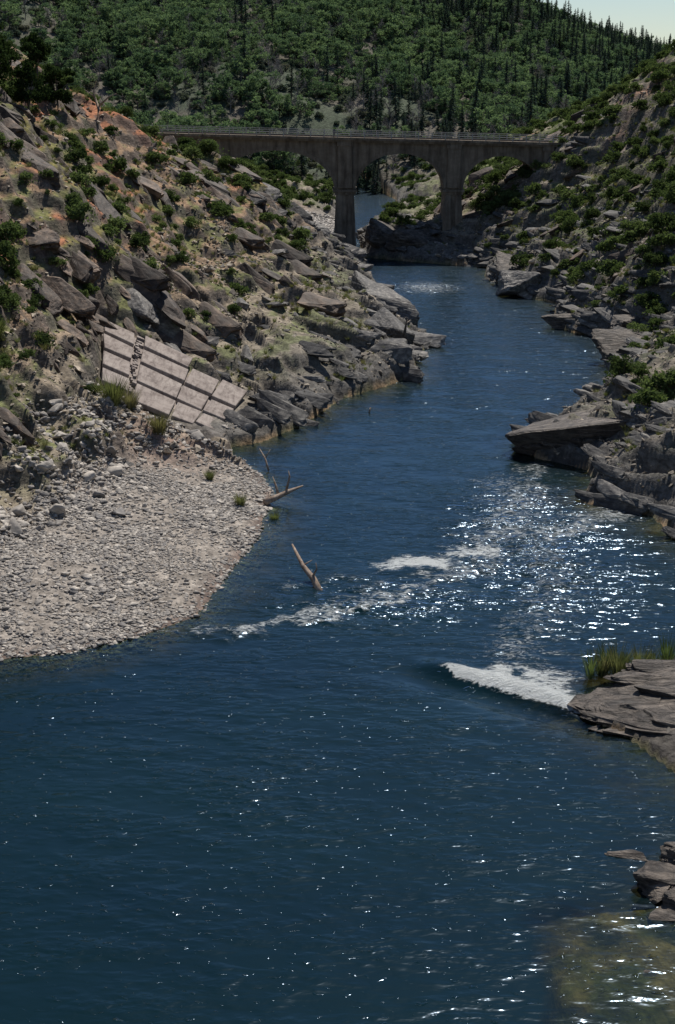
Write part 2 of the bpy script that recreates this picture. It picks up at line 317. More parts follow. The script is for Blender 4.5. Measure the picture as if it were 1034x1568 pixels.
w1=tex(nt,mapping(nt,v,(.55,1.3,1),(0,0,.25)),1.0,2,.5,.6); w2=tex(nt,mapping(nt,v,(1.5,2.8,1),(0,0,-.2)),1.2,2,.5,.3)
big=tex(nt,mapping(nt,v,(.05,.12,1)),1,3,.5); pat=tex(nt,mapping(nt,v,(.2,.45,1),(0,0,.3)),1,3,.6)
spk=tex(nt,mapping(nt,v,(2.2,4.2,1),(0,0,.2)),1.0,1,.5,.5)
spk=ramp(nt,mth(nt,'ADD',spk,mth(nt,'MULTIPLY',mth(nt,'SUBTRACT',ch,.22),.10)),[(.66,(0,0,0)),(.785,(1,1,1))])
patm=ramp(nt,pat,[(.42,(.3,.3,.3)),(.64,(1.6,1.6,1.6))])
h=mth(nt,'ADD',mth(nt,'MULTIPLY',w1,.60),mth(nt,'MULTIPLY',w2,.30))
h=mth(nt,'MULTIPLY',h,mth(nt,'MULTIPLY',ch,patm))
h=mth(nt,'ADD',h,mth(nt,'MULTIPLY',mth(nt,'MULTIPLY',spk,patm),.085))
nb=bump(nt,h,1.0,.62)
deepc=mixc(nt,big,(.002,.010,.017),(.004,.017,.018))
deep=N(nt,'ShaderNodeBsdfDiffuse'); nt.links.new(deepc,deep.inputs[0])
tr=N(nt,'ShaderNodeBsdfTransparent'); tr.inputs[0].default_value=(.50,.58,.45,1)
fac=ramp(nt,mth(nt,'DIVIDE',de,1.5),[(0,(.08,)*3),(.35,(.50,)*3),(1,(1,1,1))])
mb=N(nt,'ShaderNodeMixShader'); nt.links.new(fac,mb.inputs[0]); nt.links.new(tr.outputs[0],mb.inputs[1]); nt.links.new(deep.outputs[0],mb.inputs[2])
gl=N(nt,'ShaderNodeBsdfGlossy'); gl.inputs['Roughness'].default_value=.16; gl.inputs[0].default_value=(.58,.74,.95,1); nt.links.new(nb,gl.inputs['Normal'])
fr=N(nt,'ShaderNodeFresnel'); fr.inputs[0].default_value=1.33; nt.links.new(nb,fr.inputs['Normal'])
ms=N(nt,'ShaderNodeMixShader'); nt.links.new(fr.outputs[0],ms.inputs[0]); nt.links.new(mb.outputs[0],ms.inputs[1]); nt.links.new(gl.outputs[0],ms.inputs[2])
fn=tex(nt,mapping(nt,v,(1.1,2.4,1),(0,0,.3)),1.5,7,.78,1.2)
ff=mth(nt,'ADD',mth(nt,'MULTIPLY_ADD',fn,2.6,-.8),mth(nt,'MULTIPLY',mth(nt,'SUBTRACT',fo,.5),.75))
ff=ramp(nt,ff,[(.55,(0,0,0)),(.92,(1,1,1))]); ff=mth(nt,'MULTIPLY',ff,mth(nt,'MULTIPLY',fo,1.6)); ff=mth(nt,'MINIMUM',ff,.95)
fd=N(nt,'ShaderNodeBsdfDiffuse'); fd.inputs[0].default_value=(.84,.88,.88,1); nt.links.new(bump(nt,fn,1,.5),fd.inputs['Normal'])
mf=N(nt,'ShaderNodeMixShader'); nt.links.new(ff,mf.inputs[0]); nt.links.new(ms.outputs[0],mf.inputs[1]); nt.links.new(fd.outputs[0],mf.inputs[2])
nt.links.new(mf.outputs[0],o.inputs[0]); wme.materials.append(m)
water=bpy.data.objects.new('river_water',wme); col.objects.link(water)
# ---------------------------------------------------------------- scatter with geometry nodes
def scatter(name,P,Rt,S,I,protos):
    pc=bpy.data.collections.new(name+'_kinds')
    for i,p in enumerate(protos): p.name='%s_kind_%02d'%(name,i); pc.objects.link(p)
    me=bpy.data.meshes.new(name); me.vertices.add(len(P)); me.vertices.foreach_set('co',P.astype(np.float32).ravel())
    for k,a,t in (('rt',Rt,'FLOAT_VECTOR'),('sc',S,'FLOAT_VECTOR')):
        q=me.attributes.new(k,t,'POINT'); q.data.foreach_set('vector',a.astype(np.float32).ravel())
    q=me.attributes.new('ix','INT','POINT'); q.data.foreach_set('value',I.astype(np.int32))
    me.update()
    o=bpy.data.objects.new(name,me); col.objects.link(o)
    ng=bpy.data.node_groups.new(name,'GeometryNodeTree')
    ng.interface.new_socket('Geometry',in_out='INPUT',socket_type='NodeSocketGeometry'); ng.interface.new_socket('Geometry',in_out='OUTPUT',socket_type='NodeSocketGeometry')
    gi=ng.nodes.new('NodeGroupInput'); go=ng.nodes.new('NodeGroupOutput'); ip=ng.nodes.new('GeometryNodeInstanceOnPoints'); ci=ng.nodes.new('GeometryNodeCollectionInfo')
    ci.inputs['Collection'].default_value=pc; ci.inputs['Separate Children'].default_value=True; ci.inputs['Reset Children'].default_value=True
    def na(k,t):
        q=ng.nodes.new('GeometryNodeInputNamedAttribute'); q.data_type=t; q.inputs['Name'].default_value=k
        return [s for s in q.outputs if s.enabled][0]
    e=ng.nodes.new('FunctionNodeEulerToRotation'); lk=ng.links.new
    lk(gi.outputs[0],ip.inputs['Points']); lk(ci.outputs[0],ip.inputs['Instance']); ip.inputs['Pick Instance'].default_value=True
    lk(na('ix','INT'),ip.inputs['Instance Index']); lk(na('rt','FLOAT_VECTOR'),e.inputs[0]); lk(e.outputs[0],ip.inputs['Rotation']); lk(na('sc','FLOAT_VECTOR'),ip.inputs['Scale'])
    lk(ip.outputs[0],go.inputs[0]); md=o.modifiers.new('scatter','NODES'); md.node_group=ng
    return o
def rock_proto(seed,dim,mat,npt=15,sub=2,amp=.06,boxy=.5,smooth=False,layer=.0,pts=None,lf=7):
    rs=random.Random(seed); bm=bmesh.new()
    if pts is None:
        for i in range(npt):
            v=Vector([rs.gauss(0,1) for k in range(3)]).normalized()*.55
            q=Vector([rs.choice((-1,1))*(1-rs.random()**2*.6) for k in range(3)])*.5
            bm.verts.new(v.lerp(q,min(1,boxy*rs.random()*1.6) if boxy<1 else 1))
    else:
        for p in pts: bm.verts.new((p[0]/dim[0],p[1]/dim[1],p[2]/dim[2]))
    r=bmesh.ops.convex_hull(bm,input=bm.verts)
    bmesh.ops.delete(bm,geom=[x for x in r['geom_interior'] if isinstance(x,bmesh.types.BMVert)],context='VERTS')
    if not smooth: bmesh.ops.bevel(bm,geom=bm.edges[:],offset=.025,segments=1,affect='EDGES')
    bmesh.ops.triangulate(bm,faces=bm.faces)
    if sub: bmesh.ops.subdivide_edges(bm,edges=bm.edges,cuts=sub,use_grid_fill=True)
    if smooth:
        for k in range(2): bmesh.ops.smooth_vert(bm,verts=bm.verts,factor=.5)
    tl=Vector((rs.uniform(-.3,.3),rs.uniform(.2,.6),1)).normalized()
    for v in bm.verts:
        nn=mnoise.noise(v.co*3.2+Vector((seed,0,0)))+.5*mnoise.noise(v.co*8+Vector((0,seed,0)))
        w=v.co.dot(tl)*lf+.6*mnoise.noise(v.co*2.5+Vector((seed,3,1)))
        fr_=w-math.floor(w); cell=mnoise.noise(Vector((math.floor(w)*7.3,seed*1.7,0)))
        lay=(cell*1.1+.5*fr_)*layer
        dr=v.co.normalized(); dr=(dr-tl*dr.dot(tl)*.8)
        v.co+=v.co.normalized()*nn*amp+dr*lay
        v.co=Vector((v.co.x*dim[0],v.co.y*dim[1],v.co.z*dim[2]))
    me=bpy.data.meshes.new('rock'); bm.to_mesh(me); bm.free(); me.materials.append(mat)
    me.polygons.foreach_set('use_smooth',[smooth]*len(me.polygons))
    return bpy.data.objects.new('rock',me)
def onslab(X,Y):
    u,v=slab_uv(X,Y); return ((u>-.03)&(u<1.0-.3*np.clip(v,0,1))&(v>-.04)&(v<1.0))
def sample(nn,x0,x1,y0,y1,fn):
    X=R.uniform(x0,x1,nn);Y=R.uniform(y0,y1,nn)
    h,d,g,h0=height(X,Y,True); k=(R.rand(nn)<fn(X,Y,h,d,g))&~onslab(X,Y)
    return X[k],Y[k],h[k],d[k]
def v3(a,b,c): return np.stack([a,b,c],-1)
pr=[rock_proto(100+i,(1.25,1,.62),M_cob,16,1,.05,.2,True) for i in range(7)]
X,Y,h,d=sample(120000,-36,-3,66,114,lambda X,Y,h,d,g:(d>-1.4)*np.maximum(g,(d<=0)*.6*(h>-.4))*(.2+.8*sst(.35,.5,fbm(X*.25,Y*.25,3,110)))*.8)
X2,Y2,h2,d2=sample(5000,-20,3,286,335,lambda X,Y,h,d,g:(d>0)*g)
sz=np.concatenate([(.07+.20*R.rand(len(X))**2.5+.28*(R.rand(len(X))<.06)*R.rand(len(X)))*(.8+.6*fbm(X*.2,Y*.2,2,118)),.4+.5*R.rand(len(X2))])
X=np.concatenate([X,X2]);Y=np.concatenate([Y,Y2]);h=np.concatenate([h,h2]); k=len(X)
scatter('gravel_bar_cobbles',v3(X,Y,h+sz*.08),v3(R.normal(0,.2,k),R.normal(0,.2,k),R.rand(k)*6.28),v3(sz*1.15,sz*1.15,sz*.95),R.randint(0,7,k),pr)
pr=[rock_proto(150+i,(1.25,1,.7),M_cob,15,2,.06,.5,True) for i in range(6)]
X,Y,h,d=sample(19000,-34,-8,88,122,lambda X,Y,h,d,g:(d>1)*sst(.9,2.0,h)*sst(6.5,4,h)*.8*(.2+.8*sst(.4,.55,fbm(X*.3,Y*.3,3,112))))
k=len(X); sz=.15+.5*R.rand(k)**2.4+.8*(R.rand(k)<.015)
scatter('river_stone_field',v3(X,Y,h+sz*.15),v3(R.normal(0,.3,k),R.normal(0,.3,k),R.rand(k)*6.28),v3(sz,sz,sz),R.randint(0,6,k),pr)
pr=[rock_proto(200+i,(1.3,.9,.5),M_scree,13,1,.05,.7) for i in range(8)]
X,Y,h,d=sample(95000,-45,58,74,275,lambda X,Y,h,d,g:(d>.3)*(g<.6)*(.12+.88*sst(.44,.56,fbm(X*.13,Y*.13,3,114)))*np.where(X<0,.95*np.exp(-np.maximum(h-10,0)/9),.6)*np.clip(1.2-(Y-90)/300,.5,1))
k=len(X); sz=.13+.34*R.rand(k)**3+.7*(R.rand(k)<.015)*R.rand(k); sz*=1+.35*(Y>150)
scatter('scree_stones',v3(X,Y,h+sz*.08),v3(R.normal(0,.4,k),R.normal(0,.4,k),R.rand(k)*6.28),v3(sz,sz,sz),R.randint(0,8,k),pr)
pr=[rock_proto(300+i,(3.3,1.3,.75),M_slab,16,3,.05,.65,False,.05) for i in range(10)]
def fn(X,Y,h,d,g):
    left=(X<12)&(Y>117)&(Y<262)
    m=.10+.90*sst(.43,.54,fbm(X*.16,Y*.16,3,116))
    a=np.exp(-d/7.5)*left*(Y>119)+np.exp(-d/7.0)*(X>3.5)*(Y>75)*(~left | (X>12))
    return (d>-.1)*(g<.3)*np.clip(a*m,0,1)
X,Y,h,d=sample(15000,-20,50,56,285,fn)
k=len(X); sz=.35+1.15*R.rand(k)**2.6; sz*=np.where(d<2.5,1.1,1.0)
scatter('bedrock_outcrop_slabs',v3(X,Y,h+sz*.03),v3(R.normal(.5,.16,k),R.normal(.12,.12,k),R.normal(-.8,.2,k)),v3(sz*1.15,sz,sz),R.randint(0,10,k),pr)
pr=[rock_proto(400+i,(3.3,1.3,.9),M_brown,16,3,.05,.65,False,.05) for i in range(8)]
X,Y,h,d=sample(2600,-46,-2,100,262,lambda X,Y,h,d,g:(h>5)*sst(.50,.58,fbm(X*.10,Y*.10,3,90))*.5)
k=len(X); sz=.4+1.9*R.rand(k)**3
scatter('hillside_rock_outcrop',v3(X,Y,h+sz*.0),v3(R.normal(.45,.15,k),R.normal(.4,.12,k),R.normal(-.7,.2,k)),v3(sz*1.2,sz,sz),R.randint(0,8,k),pr)
X,Y,h,d=sample(2600,18,70,110,330,lambda X,Y,h,d,g:((h>6)*sst(.5,.6,fbm(X*.10,Y*.10,3,92))*.4+(Y>262)*(X<42)*.35))
pr=[rock_proto(450+i,(2.4,1.4,1.0),M_brown,16,3,.05,.65,False,.05) for i in range(5)]
k=len(X); sz=.4+1.4*R.rand(k)**3; sz*=np.where(Y>262,1.4,1)
scatter('right_slope_rock_outcrop',v3(X,Y,h+sz*.0),v3(R.normal(.2,.2,k),R.normal(-.4,.15,k),R.normal(.3,.3,k)),v3(sz*1.2,sz,sz),R.randint(0,5,k),pr)
# ---------------------------------------------------------------- plants
def bush_proto(seed,mat,n=900,leaf=.075,hgt=1.0,lobes=9,twig=True):
    rs=np.random.RandomState(seed); b=MB()
    for i in range(lobes):
        a=rs.rand()*6.28; r=.55*rs.rand()**.5; z=hgt*(.35+.5*rs.rand())*(1-.4*r); c=np.array([r*math.cos(a),r*math.sin(a),z])
        if twig: b.tube([(0,0,-.2),tuple(c*.5+rs.normal(0,.04,3)),tuple(c)],[.03,.02,.008],4,1)
        rad=.22+.16*rs.rand(); q=rs.normal(size=(n//lobes,3)); q/=np.linalg.norm(q,axis=1)[:,None]; q*=(rs.rand(len(q),1)**.4)*rad; q[:,2]*=.8
        b.leaves(c+q,leaf,0,.6,rs)
    q=rs.normal(0,.33,(n//8,3)); q[:,2]=abs(q[:,2])*.9; b.leaves(q,leaf,0,.6,rs)
    return b.obj('bush',[mat,M_bark],link=False)
pr=[bush_proto(i,M_bush) for i in range(6)]
def bf(X,Y,h,d,g):
    m=sst(.44,.56,fbm(X*.09,Y*.09,3,95))
    a=(X<0)*sst(4,12,h)*.6+((X<-5)&(X>-32)&(Y>190)&(Y<262))*.7+((X>25)&(Y<=262))*sst(1.6,4.5,h)*2.6+((X>6)&(Y>262))*.6+((X<0)&(Y>262))*.7
    return (d>1.5)*(g<.3)*np.clip(a*(.25+.9*m),0,1)
X,Y,h,d=sample(12500,-75,95,85,440,bf)
k=len(X); sz=.4+1.7*R.rand(k)**2.2; sz*=np.where(Y>262,1.25,1)*np.where((X>25)&(Y<262),1.2,1)
scatter('hillside_shrubs',v3(X,Y,h-.1),v3(R.normal(0,.1,k),R.normal(0,.1,k),R.rand(k)*6.28),v3(sz*1.1,sz*1.1,sz*(.8+.3*R.rand(k))),R.randint(0,6,k),pr)
def tuft_proto(seed,mat,n=70,w=.012):
    rs=np.random.RandomState(seed); b=MB()
    for i in range(n):
        a=rs.rand()*6.28; r=.22*rs.rand(); lean=.15+.5*rs.rand(); hh=.5+.6*rs.rand(); x,y=r*math.cos(a),r*math.sin(a); dx,dy=math.cos(a)*lean*hh,math.sin(a)*lean*hh
        px,py=-math.sin(a)*w,math.cos(a)*w
        b.add([(x-px,y-py,0),(x+px,y+py,0),(x+dx*.5+px,y+dy*.5+py,hh*.6),(x+dx*.5-px,y+dy*.5-py,hh*.6),(x+dx,y+dy,hh)],[(0,1,2,3),(3,2,4)],0)
    return b.obj('tuft',[mat],link=False)
pr=[tuft_proto(i,M_dry) for i in range(5)]
X,Y,h,d=sample(22000,-45,60,74,262,lambda X,Y,h,d,g:(d>1)*((g<.3)*sst(.45,.56,fbm(X*.2,Y*.2,3,98))+.01*g)*sst(.5,3,h)*.8)
k=len(X); sz=.2+.4*R.rand(k)
scatter('grass_tufts',v3(X,Y,h),v3(R.normal(0,.1,k),R.normal(0,.1,k),R.rand(k)*6.28),v3(sz*1.6,sz*1.6,sz),R.randint(0,5,k),pr)
def oak_builder(seed,H=8,leaf=.28,n=1500,W=1.0,low=.42):
    rs=np.random.RandomState(seed); b=MB()
    th=H*.35; b.tube([(0,0,-.6),(.1,0,th*.5),(.05,.1,th)],[H*.03,H*.023,H*.017],7,1)
    ends=[]
    for i in range(9):
        a=i*2.4+rs.rand(); r=H*(.14+.24*rs.rand())*W; z=H*(low+(.87-low)*rs.rand())
        e=(r*math.cos(a),r*math.sin(a),z); b.tube([(.05,.1,th*(.7+.3*rs.rand())),(e[0]*.5,e[1]*.5,(th+z)*.5+.2),e],[H*.014,H*.009,H*.004],5,1); ends.append(e)
    ends.append((0,0,H*.85))
    for e in ends:
        for j in range(3):
            c=np.array(e)+rs.normal(0,H*.075,3); rad=H*(.07+.08*rs.rand())
            q=rs.normal(size=(n//30,3)); q/=np.linalg.norm(q,axis=1)[:,None]; q*=(rs.rand(len(q),1)**.4)*rad; q[:,2]*=.75
            b.leaves(c+q,leaf,0,.65,rs)
    return b
def conifer_builder(seed,H=14,sparse=.8):
    rs=np.random.RandomState(seed); b=MB(); b.tube([(0,0,-.8),(0,0,H*.5),(0,0,H)],[.22,.14,.02],6,1)
    z=H*.14
    while z<H:
        f=1-z/H; r=H*.17*(f**.75)+.15
        for j in range(6):
            if rs.rand()>sparse: continue
            a=rs.rand()*6.28; rr=r*(.5+.65*rs.rand()); ca,sa=math.cos(a),math.sin(a)
            for q in range(5):
                t=(q+.6)/5; c=np.array([ca*rr*t,sa*rr*t,z-rr*.25*t+rs.normal(0,.08)])
                w=.34*(1.1-t*.6); u=np.array([ca,sa,-.25])*rr*.16; p=np.array([-sa,ca,rs.normal(0,.4)])*w
                b.add([c-u,c-p,c+u*1.6,c+p],[(0,1,2,3)],0)
        z+=H*.022+.12*f
    return b
def bare_builder(seed,H=7):
    rs=np.random.RandomState(seed); b=MB(); b.tube([(0,0,-.5),(rs.normal(0,.2),rs.normal(0,.2),H*.5),(rs.normal(0,.3),rs.normal(0,.3),H)],[.12,.08,.02],5,0)
    for i in range(26):
        z=H*(.2+.75*rs.rand()); a=rs.rand()*6.28; l=H*.3*(1.1-z/H)+.4
        p1=np.array([math.cos(a)*l*.5,math.sin(a)*l*.5,z+l*.45]); p2=np.array([math.cos(a)*l,math.sin(a)*l,z+l*1.0]); b.tube([(0,0,z),p1,p2],[.05,.035,.012],4,0)
        for j in range(4):
            e=p1+rs.normal(0,.35,3)+np.array([0,0,.4]); b.tube([p1*.8+p2*.2,e],[.025,.01],3,0)
    return b
pr=[oak_builder(i,8,.24,1500,1.15,.28).obj('t',[M_oak,M_bark],link=False) for i in range(6)]
pr+=[conifer_builder(20+i,14,.7).obj('t',[M_con,M_bark],link=False) for i in range(4)]
pr+=[bare_builder(40+i).obj('t',[M_grey],link=False) for i in range(3)]
pr+=[bush_proto(60+i,M_chap,900,.085) for i in range(3)]
X=R.uniform(-360,430,38000);Y=412+R.rand(38000)**.85*480
h=height(X,Y); k=len(X)
pc_=sst(.42,.66,fbm(X*.012,Y*.012,3,99)*.7+np.clip((X+40)/420,0,.3)+np.clip((Y-550)/900,0,.25)); t=R.rand(k)
I=np.where(t<.02+pc_*.28,R.randint(6,10,k),np.where(t>.87,R.randint(10,13,k),np.where(t>.5,R.randint(13,16,k),R.randint(0,6,k))))
clump=fbm(X*.035,Y*.02,3,101)
keep=((I<6)&(R.rand(k)<.25+.9*sst(.40,.58,clump)))|(I>=6)
sz=np.where(I<6,.55+.75*R.rand(k),np.where(I<10,.4+.75*R.rand(k)**1.5,np.where(I<13,.6+.7*R.rand(k),1.5+1.7*R.rand(k))))
X,Y,h,I,sz=[q[keep] for q in (X,Y,h,I,sz)]; k=len(X)
scatter('hillside_forest',v3(X,Y,h-.6),v3(R.normal(0,.03,k),R.normal(0,.03,k),R.rand(k)*6.28),v3(sz*1.1,sz*1.1,sz),I,pr)
def z_at(x,y): return float(height(np.array([float(x)]),np.array([float(y)]))[0])
for i,(x,y,Hh) in enumerate([(-38.5,166,8.5),(-36,172,7),(-41,158,9),(-34.5,182,5.5),(-43,170,10),(-38,188,6)]):
    o=oak_builder(60+i,Hh,.17,4200).obj('live_oak_tree',[M_dkoak,M_bark]); o.location=(x,y,z_at(x,y)-.1)
# ---------------------------------------------------------------- bridge
br=empty('arch_bridge'); Y0,Y1=262.0,270.0
def dk(x): return 20.8-.0237*(x-3)
ar=[(-21.9,-.6),(3.3,19.1),(22.6,36.4)]; SP=12.0
b=MB(); prof=[(-62,-2.0),(-21.9,-2.0)]
for (x0,x1) in ar:
    c0=(x0+x1)/2; a0=(x1-x0)/2; cr=dk(c0)-2.3
    for i in range(33):
        x=c0-a0*math.cos(math.pi*i/32); prof.append((x,SP+(cr-SP)*math.sqrt(max(0,1-((x-c0)/a0)**2))))
prof+=[(36.4,5),(46,5)]
v=[];f=[]
for x,z in prof: v+=[(x,Y0,z),(x,Y0,dk(x)-.5),(x,Y1,z),(x,Y1,dk(x)-.5)]
for i in range(len(prof)-1):
    a=i*4;e=a+4; f+=[(a,e,e+1,a+1),(e+2,a+2,a+3,e+3),(a+2,e+2,e,a),(a+1,e+1,e+3,a+3)]
b.add(v,f); b.obj('spandrel_walls_and_arches',[M_conc],parent=br)
b=MB()
for (x0,x1) in ar:
    c0=(x0+x1)/2; a0=(x1-x0)/2; cr=dk(c0)-2.3; v=[];f=[]
    for i in range(41):
        t=math.pi*i/40; x=c0-a0*math.cos(t); z=SP+(cr-SP)*math.sin(t); xo=c0-(a0+.55)*math.cos(t); zo=SP+(cr-SP+.6)*math.sin(t)
        if i in(0,40): xo=x-.02*(1 if i else -1); 
        v+=[(x,Y0-.14,z),(xo,Y0-.14,zo),(x,Y0+.05,z-.01),(xo,Y0+.05,zo)]
    for i in range(40):
        a=i*4;e=a+4; f+=[(a,e,e+1,a+1),(a+1,e+1,e+3,a+3),(a+2,e+2,e,a)]
    b.add(v,f)
b.obj('arch_rings',[M_conc],parent=br)
b=MB()
def sl(b,x0,x1,y0,y1,za,zb):
    v=[];
    for x in(x0,x1): v+=[(x,y0,dk(x)+za),(x,y1,dk(x)+za),(x,y1,dk(x)+zb),(x,y0,dk(x)+zb)]
    b.add(v,[(0,1,2,3),(7,6,5,4),(0,4,5,1),(1,5,6,2),(2,6,7,3),(3,7,4,0)])
sl(b,-62,46,Y0-.55,Y1+.55,-.495,-.18); sl(b,-62,46,Y0-.8,Y1+.8,-.175,.05)
sl(b,-62,46,Y0-.8,Y0-.45,.055,.28); sl(b,-62,46,Y1+.45,Y1+.8,.055,.28)
b.obj('deck_and_cornice',[M_conc],parent=br)
b=MB()
for y in (Y0-.62,Y1+.62):
    for zz in (.62,1.0,1.3): b.tube([(-62,y,dk(-62)+zz),(46,y,dk(46)+zz)],[.045,.045],5)
    x=-60
    while x<46: b.box(x-.07,x+.07,y-.07,y+.07,dk(x)+.2,dk(x)+1.38); x+=2.4
b.obj('railing',[M_steel],parent=br)
b=MB()
for (x,w,zb) in [(1.35,1.25,12.3),(20.85,1.15,12.3),(-24,.8,2),(-29,.5,2),(37.6,.8,5),(43,.6,8)]:
    zt=dk(x)-.5; b.box(x-w,x+w,Y0-.42,Y0+.1,zb,zt)
    b.box(x-w-.18,x+w+.18,Y0-.54,Y0+.08,zt-.75,zt-.03)
b.obj('pilasters',[M_conc],parent=br)
def frus(b,x,wt,wb,yt0,yt1,e,zb,zt):
    v=[(x-wb,yt0-e,zb),(x+wb,yt0-e,zb),(x+wb,yt1+e,zb),(x-wb,yt1+e,zb),(x-wt,yt0,zt),(x+wt,yt0,zt),(x+wt,yt1,zt),(x-wt,yt1,zt)]
    b.add(v,[(0,3,2,1),(4,5,6,7),(0,1,5,4),(1,2,6,5),(2,3,7,6),(3,0,4,7)])
b=MB()
for (x,zb,w) in [(1.35,.6,1.0),(20.85,3.5,.92)]:
    b.box(x-2.15*w,x+2.15*w,Y0-.6,Y1+.6,11.55,11.998)
    b.box(x-1.9*w,x+1.9*w,Y0-.4,Y1+.4,11.15,11.545)
    frus(b,x,1.6*w,2.15*w,Y0-.1,Y1+.1,.5,zb,11.148)
    frus(b,x-.95*w,.42*w,.62*w,Y0-.35,Y0+.5,.5,zb,11.1); frus(b,x+.95*w,.42*w,.62*w,Y0-.35,Y0+.5,.5,zb,11.1)
    b.box(x-2.7*w,x+2.7*w,Y0-1.4,Y1+1.2,zb-4,zb-.002)
b.obj('piers',[M_conc],parent=br)
me=bpy.data.meshes.new('person'); J=[(0,0,.95),(0,0,1.2),(0,0,1.42),(0,0,1.52),(0,-.02,1.68),(.19,0,1.4),(.24,-.05,1.12),(.18,-.25,.98),(-.19,0,1.4),(-.24,-.05,1.12),(-.18,-.25,.98),(.1,0,.9),(.11,-.02,.48),(.11,0,.06),(.11,-.16,.03),(-.1,0,.9),(-.11,-.02,.48),(-.11,0,.06),(-.11,-.16,.03)]
me.from_pydata(J,[(0,1),(1,2),(2,3),(3,4),(2,5),(5,6),(6,7),(2,8),(8,9),(9,10),(0,11),(11,12),(12,13),(13,14),(0,15),(15,16),(16,17),(17,18)],[])
po=bpy.data.objects.new('person',me); col.objects.link(po); md=po.modifiers.new('s','SKIN')
for i,r in enumerate([.15,.14,.16,.06,.105,.07,.05,.04,.07,.05,.04,.1,.07,.05,.04,.1,.07,.05,.04]): me.skin_vertices[0].data[i].radius=(r,r)
me.skin_vertices[0].data[0].use_root=True; po.modifiers.new('d','SUBSURF').levels=1
mm,nt,o=nm('dark_clothing'); princ(nt,o,(.05,.05,.07),.9); me.materials.append(mm); po.location=(-.6,Y0+.2,dk(-.6)+.05)
# ---------------------------------------------------------------- collapsed concrete slab
cs=empty('collapsed_concrete_slab')
O=Vector(SO); U=Vector(SU); Vv=Vector(SV); Wv=Vector(SW)
Nn=U.cross(Vv).normalized(); Nn=Nn if Nn.z>0 else -Nn
def cell(b,u0,u1,v0,v1,t,off,jit=.0,tilt=0.0):
    rs=random
    base=[]
    for (u,v_) in ((u0,v0),(u1,v0),(u1,v1),(u0,v1)):
        uu=u+rs.uniform(-jit,jit); vv=v_+rs.uniform(-jit,jit)
        base.append(O+U*uu+Vv*vv+Wv*uu*vv+Nn*(off+tilt*(v_-v0)/(v1-v0)))
    v=[p-Nn*t for p in base]+base
    b.add(v,[(0,1,2,3),(7,6,5,4),(0,4,5,1),(1,5,6,2),(2,6,7,3),(3,7,4,0)])
b=MB(); 
us=[(0,.215),(.28,.60),(.617,.815),(.832,1.0)]
for ui,(u0,u1) in enumerate(us):
    rows={0:[(0,.22),(.24,.46),(.485,.72),(.745,.95)],1:[(-.04,.17),(.19,.43),(.455,.73),(.755,1.03)],2:[(0.13,.45),(.47,.74),(.76,1.02)],3:[(.08,.46),(.485,.74),(.765,.98)]}[ui]
    for (a_,e_) in rows: cell(b,u0,u1,a_,e_,.45,.26+random.uniform(-.05,.05),.010,.17)
o=b.obj('broken_panels',[M_slabc],parent=cs)
bv=o.modifiers.new('b','BEVEL'); bv.width=.05
b=MB(); cell(b,.01,.99,.24,.98,1.4,-.12); cell(b,-.01,.58,.0,.3,1.4,-.13); b.obj('slab_bed',[M_slabc],parent=cs)
b=MB()
for i in range(46):
    t=i/45; s0=random.uniform(-.014,.014); w_=random.uniform(.008,.02)
    cell(b,.245+s0-w_,.245+s0+w_,t*.95,t*.95+random.uniform(.008,.03),.35,.15+random.uniform(-.25,.25),.008)
b.obj('rubble_joint',[M_slabc],parent=cs)
# ---------------------------------------------------------------- big boulders
def boulder(seed,x,y,z,dim,rot,mat=M_slab,name='boulder',npt=18,bx=.8,ly=.05):
    o=rock_proto(seed,dim,mat,npt,8,.035,bx,False,ly); o.name=name; o.data.name=name; col.objects.link(o); o.location=(x,y,z); o.rotation_euler=rot; return o
def hullrock(seed,x,y,z,dim,pts,mat=M_dark,name='boulder',ly=.03,lf=9):
    o=rock_proto(seed,dim,mat,0,11,.03,.5,False,ly,pts,lf); o.name=name;o.data.name=name; col.objects.link(o); o.location=(x,y,z); return o
hullrock(1,21.5,119,0,(14,10,5),[(-7.2,-1.5,1.5),(-6.2,-3.2,2.2),(-1.5,-5.4,3.3),(3,-5.2,3.8),(7.5,-2.5,4.0),(8.5,5,3.4),(1,6,2.2),(-4.5,3,1.5),(-5.6,-.8,-1),(-4.0,-2.3,-1),(-.5,-3.8,-1),(3,-3.6,-1),(7,-1,-1),(8,5,-1),(0,6,-1)],ly=.04)
hullrock(2,25.2,107.3,0,(9,9,4),[(-6,-3,.3),(-4.6,-4.6,.6),(0,-5.6,1.8),(4,-5,2.6),(5,3,3.2),(-1,4,2.2),(-4,1.5,1.2),(-5,-2,-1),(0,-4.4,-1),(5,-4,-1),(4,4,-1)],ly=.06)
boulder(3,30,125.5,2.2,(15,7,3.6),(.15,-.1,.5),M_dark); boulder(4,27,113,1.8,(9,4.5,3),(.1,.0,.5),M_dark)
hullrock(5,16.2,64.6,0,(8,6,2),[(-4.6,.9,.15),(-3.8,-.6,.3),(-1.5,-2.6,.5),(2.5,-5,.6),(6,-6,1.2),(6,4,1.9),(1,3.2,1.4),(-2.2,2.6,.7),(-3.8,.8,-1),(-1,-2,-1),(3,-4.4,-1),(6,-5,-1),(6,4,-1),(-2,2,-1)],ly=.10,lf=7)
